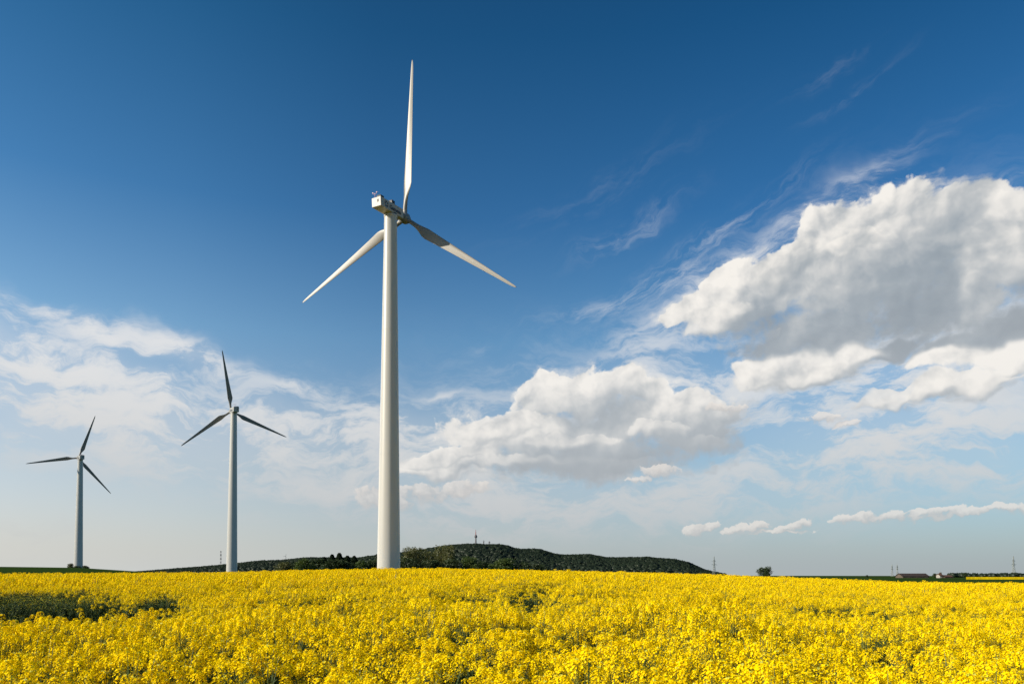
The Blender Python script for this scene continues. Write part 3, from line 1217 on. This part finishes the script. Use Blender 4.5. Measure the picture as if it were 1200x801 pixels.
def tree_meshes(seed, h, w, kind, lobes, leaves, leaf, trunk_r):
    """tapered trunk with limbs; leaf-sized faces filling a cloud of uneven lobes with gaps between"""
    r = np.random.default_rng(seed)
    T, C = Shape(), Shape()
    T.bar((0, 0, -.6), (0, 0, h * .34), trunk_r * 2, 0, 8, trunk_r * 1.4)
    T.bar((0, 0, h * .34), (r.normal() * .03 * w, r.normal() * .03 * w, h * .86), trunk_r * 1.4, 0, 7, trunk_r * .3)
    if kind == 'conifer':
        n = int(leaves)
        for i in range(n):
            g = r.random() ** .75
            z = h * (.08 + .92 * g)
            lay = .72 + .28 * math.sin(z * 3.1 + seed)
            rad = w * .5 * (1 - g) ** .85 * lay * math.sqrt(r.uniform(.25, 1.0)) + .05
            a = r.uniform(0, 6.28)
            c = np.array([math.cos(a) * rad, math.sin(a) * rad, z - rad * .35])
            d = np.array([math.cos(a), math.sin(a), -.35]) * leaf * 1.5
            s = np.array([-math.sin(a), math.cos(a), r.normal() * .3]) * leaf * .6
            C.face([c - d * .5 - s, c - d * .5 + s, c + d * .7 + s * .3, c + d * .7 - s * .3])
        return T, C
    cs = []
    for i in range(lobes):
        a = i * 2.4 + r.uniform(-.5, .5)
        g = (i + .5) / lobes
        rad = w * .5 * r.uniform(.15, .68) * (1.0 if g < .6 else .75)
        z = h * (.30 + .60 * g + r.normal() * .03)
        size = w * r.uniform(.17, .29) * (1 - .25 * g)
        c = np.array([math.cos(a) * rad, math.sin(a) * rad, z])
        cs.append((c, size))
        T.bar((0, 0, h * min(.8, .2 + .5 * g)), tuple(c), trunk_r * .7, 0, 5, trunk_r * .15)
    per = leaves // lobes
    for c, size in cs:
        for i in range(per):
            n = unit(r.normal(size=3))
            rr = size * r.uniform(.35, 1.0) ** .5 * (1 + .35 * math.sin(n[0] * 5 + c[0] * 3) * math.sin(n[2] * 6 + c[1]))
            p = c + n * rr * np.array([1.15, 1.15, .9])
            p[2] = max(p[2], h * .05)
            a = unit(r.normal(size=3) + n * .4)
            b = unit(np.cross(a, r.normal(size=3)))
            l = leaf * r.uniform(.6, 1.25)
            C.face([p - a * l * .5, p + b * l * .38, p + a * l * .5, p - b * l * .38])
    return T, C


TREE_CACHE = {}
BUILT_H = 10.0


def tree(name, cat, label, group, px, dist, top_py, width_px, tone, style, seed, sink=0.0):
    """a tree rooted on the ground in the column px, reaching up to the picture row top_py at that distance"""
    p = stand(px, dist)
    u, v = slopes(px, top_py)
    h = max(1.0, CAM_Z + v * dist - p.z) + sink
    w = width_px / F * dist
    key = (style, tone, seed % 3)
    if key not in TREE_CACHE:
        if style == 'conifer':
            T, C = tree_meshes(seed, BUILT_H, 7.0, 'conifer', 0, 3600, .55, .16)
        elif style == 'bush':
            T, C = tree_meshes(seed, BUILT_H, 12.0, 'round', 11, 4200, .62, .14)
        elif style == 'loose':
            T, C = tree_meshes(seed, BUILT_H, 8.0, 'round', 15, 2300, .42, .17)
        else:
            T, C = tree_meshes(seed, BUILT_H, 9.0, 'round', 14, 4200, .50, .22)
        tm, cm = T.mesh('trunk'), C.mesh('crown')
        tm.materials.append(BARK)
        cm.materials.append(LEAF_TONES[tone])
        TREE_CACHE[key] = (tm, cm, {'conifer': 7.0, 'bush': 12.0, 'loose': 8.0}.get(style, 9.0))
    tm, cm, bw = TREE_CACHE[key]
    t = thing(name, (p.x, p.y, p.z - sink), seed * 1.7)
    s, sw = h / BUILT_H, w / bw
    t.scale = (sw, sw, s)
    tag(t, label, cat, group)
    for nm, me in (('trunk', tm), ('crown', cm)):
        o = bpy.data.objects.new(nm, me)
        COL.objects.link(o)
        o.parent = t
    return t


G1, G2 = 'trees left of the big turbine', 'trees right of the big turbine'
TREES = [
    # name, category, label, group, px, dist, top row, width, tone, style, seed
    ('bush', 'bush', 'brownish low bush at the left end of the tree belt by the big tower', G1, 333, 300, 659.0, 26, 'olive', 'bush', 1),
    ('bush', 'bush', 'dark bush between the brownish one and the round fresh green tree', G1, 347, 310, 658.0, 19, 'dark', 'bush', 2),
    ('broadleaf_tree', 'tree', 'round fresh green tree standing at the left of the dark conifers', G1, 356, 290, 654.0, 28, 'fresh', 'round', 3),
    ('broadleaf_tree', 'tree', 'dark tree just right of the round fresh green one', G1, 371, 305, 654.5, 36, 'dark', 'round', 4),
    ('conifer', 'tree', 'slim conifer at the left of the conifer clump', G1, 380, 310, 652.5, 21, 'conifer', 'conifer', 5),
    ('conifer', 'tree', 'second tallest conifer of the clump', G1, 389, 300, 649.6, 26, 'conifer', 'conifer', 6),
    ('conifer', 'tree', 'tallest conifer of the clump left of the big tower', G1, 397.5, 305, 648.0, 28, 'conifer', 'conifer', 7),
    ('conifer', 'tree', 'blunt conifer right of the tallest conifer', G1, 407, 310, 651.0, 26, 'conifer', 'conifer', 8),
    ('conifer', 'tree', 'conifer at the right end of the clump, above the green shrubs', G1, 415, 300, 651.4, 25, 'conifer', 'conifer', 9),
    ('broadleaf_tree', 'tree', 'dark round tree below the tallest conifer', G1, 394, 285, 655.0, 52, 'dark', 'round', 10),
    ('bush', 'bush', 'mid green shrub between the conifers and the big tower', G1, 424, 285, 657.0, 29, 'fresh', 'bush', 11),
    ('bush', 'bush', 'darker green shrub touching the left side of the big tower', G1, 438, 290, 656.0, 28, 'dark', 'bush', 12),
    ('broadleaf_tree', 'tree', 'olive leafy tree just right of the big tower', G2, 478, 285, 640.7, 25, 'olive', 'loose', 13),
    ('broadleaf_tree', 'tree', 'rounded olive tree with a broad top, second right of the big tower', G2, 488, 290, 639.3, 29, 'olive', 'loose', 14),
    ('broadleaf_tree', 'tree', 'thin loose tree in the dip between the olive tree and the tall one', G2, 504, 300, 644.2, 25, 'olive', 'loose', 15),
    ('broadleaf_tree', 'tree', 'tall loose brown green tree left of the radio tower hill top', G2, 517, 290, 638.7, 24, 'olive', 'loose', 16),
    ('broadleaf_tree', 'tree', 'tallest tree of the belt right of the big tower, straight right edge', G2, 526, 285, 636.3, 22, 'olive', 'loose', 17),
    ('bush', 'bush', 'dark shrub at the foot of the olive trees', G2, 478, 270, 654.7, 32, 'dark', 'bush', 18),
    ('bush', 'bush', 'low green shrub at the foot of the loose trees', G2, 505, 270, 656.2, 32, 'dark', 'bush', 19),
    ('bush', 'bush', 'dark shrub below the tallest tree of the belt', G2, 527, 272, 655.2, 29, 'dark', 'bush', 20),
    ('broadleaf_tree', 'tree', 'bright green round tree below the radio tower', G2, 552, 275, 652.3, 32, 'fresh', 'bush', 21),
    ('bush', 'bush', 'dark shrub right of the bright green round tree', G2, 568, 280, 658.2, 20, 'dark', 'bush', 22),
    ('broadleaf_tree', 'tree', 'wide mid green tree right of the radio tower foot', G2, 588, 275, 654.7, 43, 'fresh', 'bush', 23),
    ('bush', 'bush', 'low dark hedge shrub on the crest below the hill saddle', G2, 614, 275, 659.2, 26, 'dark', 'bush', 24),
    ('bush', 'bush', 'last low shrub of the belt towards the right', G2, 632, 280, 660.7, 24, 'dark', 'bush', 25),
    # by the farthest turbine
    ('bush', 'bush', 'upright bush left of the foot of the farthest turbine', 'bushes at the farthest turbine', 82.5, 396, 659.8, 8, 'olive', 'round', 27),
    ('bush', 'bush', 'squat bush in front of the farthest turbine tower', 'bushes at the farthest turbine', 90, 392, 662.6, 10, 'dark', 'bush', 28),
    ('bush', 'bush', 'low dark bush right of the farthest turbine tower', 'bushes at the farthest turbine', 100, 396, 662.4, 10, 'dark', 'bush', 29),
    # right hand plain
    ('broadleaf_tree', 'tree', 'lone dark round tree on the field edge right of the hill', None, 896, 420, 664.4, 19, 'dark', 'bush', 30),
    ('broadleaf_tree', 'tree', 'round dark tree between the farmhouse and the long dark wood', 'far trees on the plain', 1131, 690, 670.4, 7, 'dark', 'round', 31),
    ('broadleaf_tree', 'tree', 'tree at the left of the white farmhouse', 'far trees on the plain', 1095.5, 700, 671.4, 6, 'dark', 'round', 32),
    ('broadleaf_tree', 'tree', 'pale tree rising behind the white farmhouse', 'far trees on the plain', 1102, 730, 670.2, 4.5, 'olive', 'round', 33),
    ('bush', 'bush', 'tiny lone bush left of the far pair of pylons', 'far trees on the plain', 1016, 640, 673.4, 4, 'dark', 'bush', 34),
]
for n, c, l, g, px, d, top, w, tone, style, seed in TREES:
    tree(n, c, l, g, px, d, top, w, tone, style, seed)


# far wood on the plain at the right
def far_wood():
    n = 520
    y = rng.uniform(900, 1080, n)
    u0, u1 = slopes(1112, 672)[0], slopes(1330, 672)[0]
    x = (u0 + (u1 - u0) * rng.random(n)) * y
    sc = rng.uniform(.75, 1.2, (n, 1)) * np.array([[8.0, 8.0, 5.2]])
    rot = np.zeros((n, 3))
    rot[:, 2] = rng.uniform(0, 6.28, n)
    o = scatter('woodland', np.stack([x, y, ground_z(x, y) - .4], 1), rot, sc, rng.integers(0, 6, n), FOREST)
    tag(o, 'long dark wood on the far plain behind the yellow strip', kind='stuff')


far_wood()


# the far rapeseed strip beyond the green corn
def far_strip():
    u0, u1 = slopes(1132, 672)[0], slopes(1420, 672)[0]
    S = Shape()
    NX, ys = 150, np.linspace(405, 500, 12)
    for i in range(len(ys) - 1):
        for j in range(NX):
            p = []
            for a, b in ((i, j), (i, j + 1), (i + 1, j + 1), (i + 1, j)):
                y = ys[a]
                x = (u0 + (u1 - u0) * b / NX) * y
                p.append((x, y, gz(x, y) + 1.2 + .05 * math.sin(x * 2.1) * math.sin(x * .63 + y)))
            S.face(p)
    for j in range(NX):
        q = []
        for b in (j, j + 1):
            x = (u0 + (u1 - u0) * b / NX) * 405
            q.append((x, 405, gz(x, 405) + 1.2 + .05 * math.sin(x * 2.1) * math.sin(x * .63 + 405)))
        S.face([(q[0][0], 405, q[0][2] - 1.4), (q[1][0], 405, q[1][2] - 1.4), q[1], q[0]])
    m, N, b = material('far_rapeseed', .9, .05)
    tc = N.t.nodes.new('ShaderNodeTexCoord')
    n = N.noise(tc.outputs['Object'], .8, 5, .6, 4)
    N.t.links.new(N.ramp(n, [(.3, (.55, .38, .004)), (.7, (.80, .58, .006))], 'LINEAR'), b.inputs['Base Color'])
    tag(S.build('distant_rapeseed', m), 'thin yellow strip of another rapeseed field far off at the right', kind='stuff')


far_strip()


# ------------------------------------------------------------------ masts and pylons
STEEL = plain('galvanised_steel', (.22, .24, .22), .5, .1, 1.0)
MAST_DARK = plain('mast_grey', (.10, .10, .11), .6, .1)
MAST_RED = plain('mast_red', (.22, .035, .03), .6, .1)
MAST_WHITE = plain('mast_white', (.55, .55, .54), .6, .1)


def pylon(px, dist, top_py, label, turn, bar=.40):
    b = stand(px, dist)
    h = CAM_Z + slopes(px, top_py)[1] * dist - b.z
    t = thing('power_pylon', b, turn)
    tag(t, label, 'pylon', 'power pylons on the plain')
    S = Shape()
    w0, w1, w2 = h * .075, h * .024, h * .006
    levels = [0, .16, .30, .42, .52, .60, .68, .76, .84, .92, 1.0]

    def half(g):
        return w0 + (w1 - w0) * g / .6 if g < .6 else w1 + (w2 - w1) * (g - .6) / .4
    cor = ((1, 1), (-1, 1), (-1, -1), (1, -1))
    for a, c in zip(levels[:-1], levels[1:]):
        ha, hc = half(a), half(c)
        for i in range(4):
            p, q = cor[i], cor[(i + 1) % 4]
            S.bar((p[0] * ha, p[1] * ha, a * h), (p[0] * hc, p[1] * hc, c * h), bar)
            S.bar((p[0] * ha, p[1] * ha, a * h), (q[0] * hc, q[1] * hc, c * h), bar * .6)
            S.bar((q[0] * ha, q[1] * ha, a * h), (p[0] * hc, p[1] * hc, c * h), bar * .6)
    S.build('mast', STEEL, t)
    for z, arm in ((.60, .16), (.78, .11)):
        S = Shape()
        for s in (-1, 1):
            for y in (-.3, .3):
                S.bar((0, y, z * h), (s * arm * h, 0, z * h), bar * .9)
                S.bar((0, y, z * h + h * .035), (s * arm * h, 0, z * h + .1), bar * .7)
            for k in (.35, .68, 1.0):
                S.bar((s * arm * h * k, 0, z * h), (s * arm * h * k, 0, z * h - h * .05), bar * .55)
        S.build('crossarm', STEEL, t)
    return t


pylon(837, 1565, 651.6, 'lattice pylon where the wooded hill runs out at its right end', R(20))
pylon(1045.5, 2300, 660.6, 'left one of the two small far pylons beside the long barn', R(30), .5)
pylon(1051.5, 2350, 660.4, 'right one of the two small far pylons beside the long barn', R(30), .5)
pylon(1188, 1500, 651.2, 'tall lattice pylon above the far wood near the right edge', R(24))


def on_hill(px, dist, hf):
    u, _ = slopes(px, 672)
    return Vector((u * dist, dist, float(hf(np.array([u * dist]), np.array([float(dist)]))[0])))


def radio_tower():
    p = on_hill(557.5, 2495, h_main)
    top = CAM_Z + slopes(557.5, 620.3)[1] * 2495
    h = top - p.z
    t = thing('radio_tower', p)
    tag(t, 'grey concrete radio tower with a round platform on top of the wooded hill', 'radio tower')
    S = Shape()
    S.lathe([(2.8, -2), (2.0, h * .62), (1.8, h * .66)], 16)
    S.build('shaft', MAST_DARK, t, True)
    S = Shape()
    S.lathe([(1.5, h * .52), (4.2, h * .55), (4.8, h * .60), (4.8, h * .645), (3.0, h * .66), (3.0, h * .70), (1.5, h * .71)], 20)
    S.build('platform', MAST_DARK, t)
    S = Shape()
    S.lathe([(1.2, h * .71), (1.1, h * .86), (.7, h * .865), (.6, h)], 10)
    S.build('antenna', MAST_RED, t)


radio_tower()


def lattice_mast(px, dist, hf, top_py, width, label, banded):
    p = on_hill(px, dist, hf)
    h = CAM_Z + slopes(px, top_py)[1] * dist - p.z
    t = thing('antenna_mast', p)
    tag(t, label, 'antenna mast', 'antenna masts on the hills')
    S = Shape()
    n = 9
    cor = ((1, 1), (-1, 1), (-1, -1), (1, -1))
    for k in range(n):
        w = width * (1 - .45 * k / n)
        for i in range(4):
            a, b = cor[i], cor[(i + 1) % 4]
            S.bar((a[0] * w, a[1] * w, h * k / n), (a[0] * w * .95, a[1] * w * .95, h * (k + 1) / n), .9, k % 2 if banded else 0)
            S.bar((a[0] * w, a[1] * w, h * k / n), (b[0] * w * .95, b[1] * w * .95, h * (k + 1) / n), .6, k % 2 if banded else 0)
    S.build('lattice', [MAST_DARK, MAST_WHITE if banded else MAST_DARK], t)
    for z in (.48, .74):
        S = Shape()
        S.lathe([(width * 1.0, h * z), (width * 1.5, h * z + .4), (width * 1.5, h * z + 2.6), (width, h * z + 3.0)], 12)
        S.build('aerial_platform', MAST_DARK, t)


lattice_mast(258.5, 3390, h_back, 645.0, 2.3, 'tall dark mast on the low ridge just left of the middle turbine', True)
lattice_mast(566.8, 2490, h_main, 632.6, 1.5, 'slim mast right beside the radio tower', False)
lattice_mast(573.4, 2490, h_main, 633.6, 2.1, 'stouter mast, second right of the radio tower', False)


# a turbine far beyond the ridge, on ground of its own
def far_upland():
    bm = bmesh.new()
    bmesh.ops.create_grid(bm, x_segments=24, y_segments=24, size=1)
    c = at(334.5, 655.8, 9000)
    for v in bm.verts:
        d = min(1.0, v.co.length)
        v.co = Vector((c.x + v.co.x * 900, 9000 + v.co.y * 900, -20 + (c.z + 18) * (1 - d * d) ** 2))
    me = bpy.data.meshes.new('upland')
    bm.to_mesh(me)
    bm.free()
    tag(link_mesh('hill', me, bpy.data.materials['forest_floor'], smooth=True), 'far upland hidden behind the low ridge', kind='structure')
    return c


c = far_upland()
hubz = CAM_Z + slopes(334.5, 651.2)[1] * 9000
wind_turbine((c.x, 9000, c.z - 2), R(-20), hubz, 30, R(20), 'tiny pale wind turbine far beyond the wooded ridge, right of the middle turbine', WT,
             r_base=3.0, r_top=2.0, chord=3.6, half_w=2.4, half_h=2.2, small=True)


# ------------------------------------------------------------------ farm on the plain
ROOF = plain('roof_tile', (.035, .024, .020), .8, .2, .5)
ROOF_RED = plain('red_roof_tile', (.075, .038, .026), .8, .2, .5)
PLASTER = plain('plaster', (.27, .25, .22), .85, .08, .3)
BOARD = plain('barn_board', (.085, .065, .05), .85, .2, .6)
GLASS = plain('window_glass', (.03, .035, .04), .15, .1, 1, .5)


def farm_building(name, label, cat, px0, px1, dist, eave, ridge, depth, wall, roof, windows, doors, chimney=False, lift=0.0):
    a, b = stand(px0, dist), stand(px1, dist)
    L = (b - a).length
    t = thing(name, ((a.x + b.x) / 2, dist, min(a.z, b.z) + lift), math.atan2(b.y - a.y, b.x - a.x))
    tag(t, label, cat, None)
    hl, hd = L / 2, depth / 2
    S = Shape()
    S.box((-hl, -hd, -1), (hl, hd, eave))
    for s in (-1, 1):
        x = s * (hl - .002)
        S.face([(x, -hd, eave), (x, hd, eave), (x, 0, ridge - .1)])
    S.build('wall', wall, t)
    S = Shape()
    o = .6
    for s in (-1, 1):
        e = (s * (hd + o), eave - .3)
        pts = [(-hl - o, e[0], e[1]), (hl + o, e[0], e[1]), (hl + o, 0, ridge), (-hl - o, 0, ridge)]
        up = [(x, y, z + .25) for x, y, z in pts]
        S.face(pts)
        S.face(up)
        for i in range(4):
            j = (i + 1) % 4
            S.face([pts[i], pts[j], up[j], up[i]])
    rf = S.build('roof', roof, t)
    if chimney:
        S = Shape()
        S.box((hl * .3, -.4, ridge - .6), (hl * .3 + .8, .4, ridge + 1.2))
        S.build('chimney', roof, rf)
    for k in range(windows):
        x = -hl + L * (k + .5) / windows
        S = Shape()
        S.box((x - .6, -hd - .05, eave * .45), (x + .6, -hd + .02, eave * .8))
        w = S.build('window', MAST_WHITE, t)
        S = Shape()
        S.box((x - .48, -hd - .07, eave * .48), (x + .48, -hd - .051, eave * .77))
        S.build('pane', GLASS, w)
    for k in range(doors):
        x = -hl + L * (k + .5) / doors + 1.6
        S = Shape()
        S.box((x - 1.4, -hd - .08, -.2), (x + 1.4, -hd + .02, eave * .85))
        S.build('door', BOARD, t)


farm_building('barn', 'very long low brown roofed barn right of the two small pylons', 'barn', 1053.5, 1084, 705, 1.6, 3.9, 13, BOARD, ROOF, 0, 3)
farm_building('farmhouse', 'little white farmhouse with a red roof among trees on the plain', 'house', 1099.2, 1102.2, 690, 2.4, 3.6, 6, PLASTER, ROOF_RED, 2, 1, True)
farm_building('shed', 'low red roofed shed right of the white farmhouse', 'shed', 1104.5, 1113, 690, 1.2, 2.4, 7, BOARD, ROOF_RED, 0, 2)
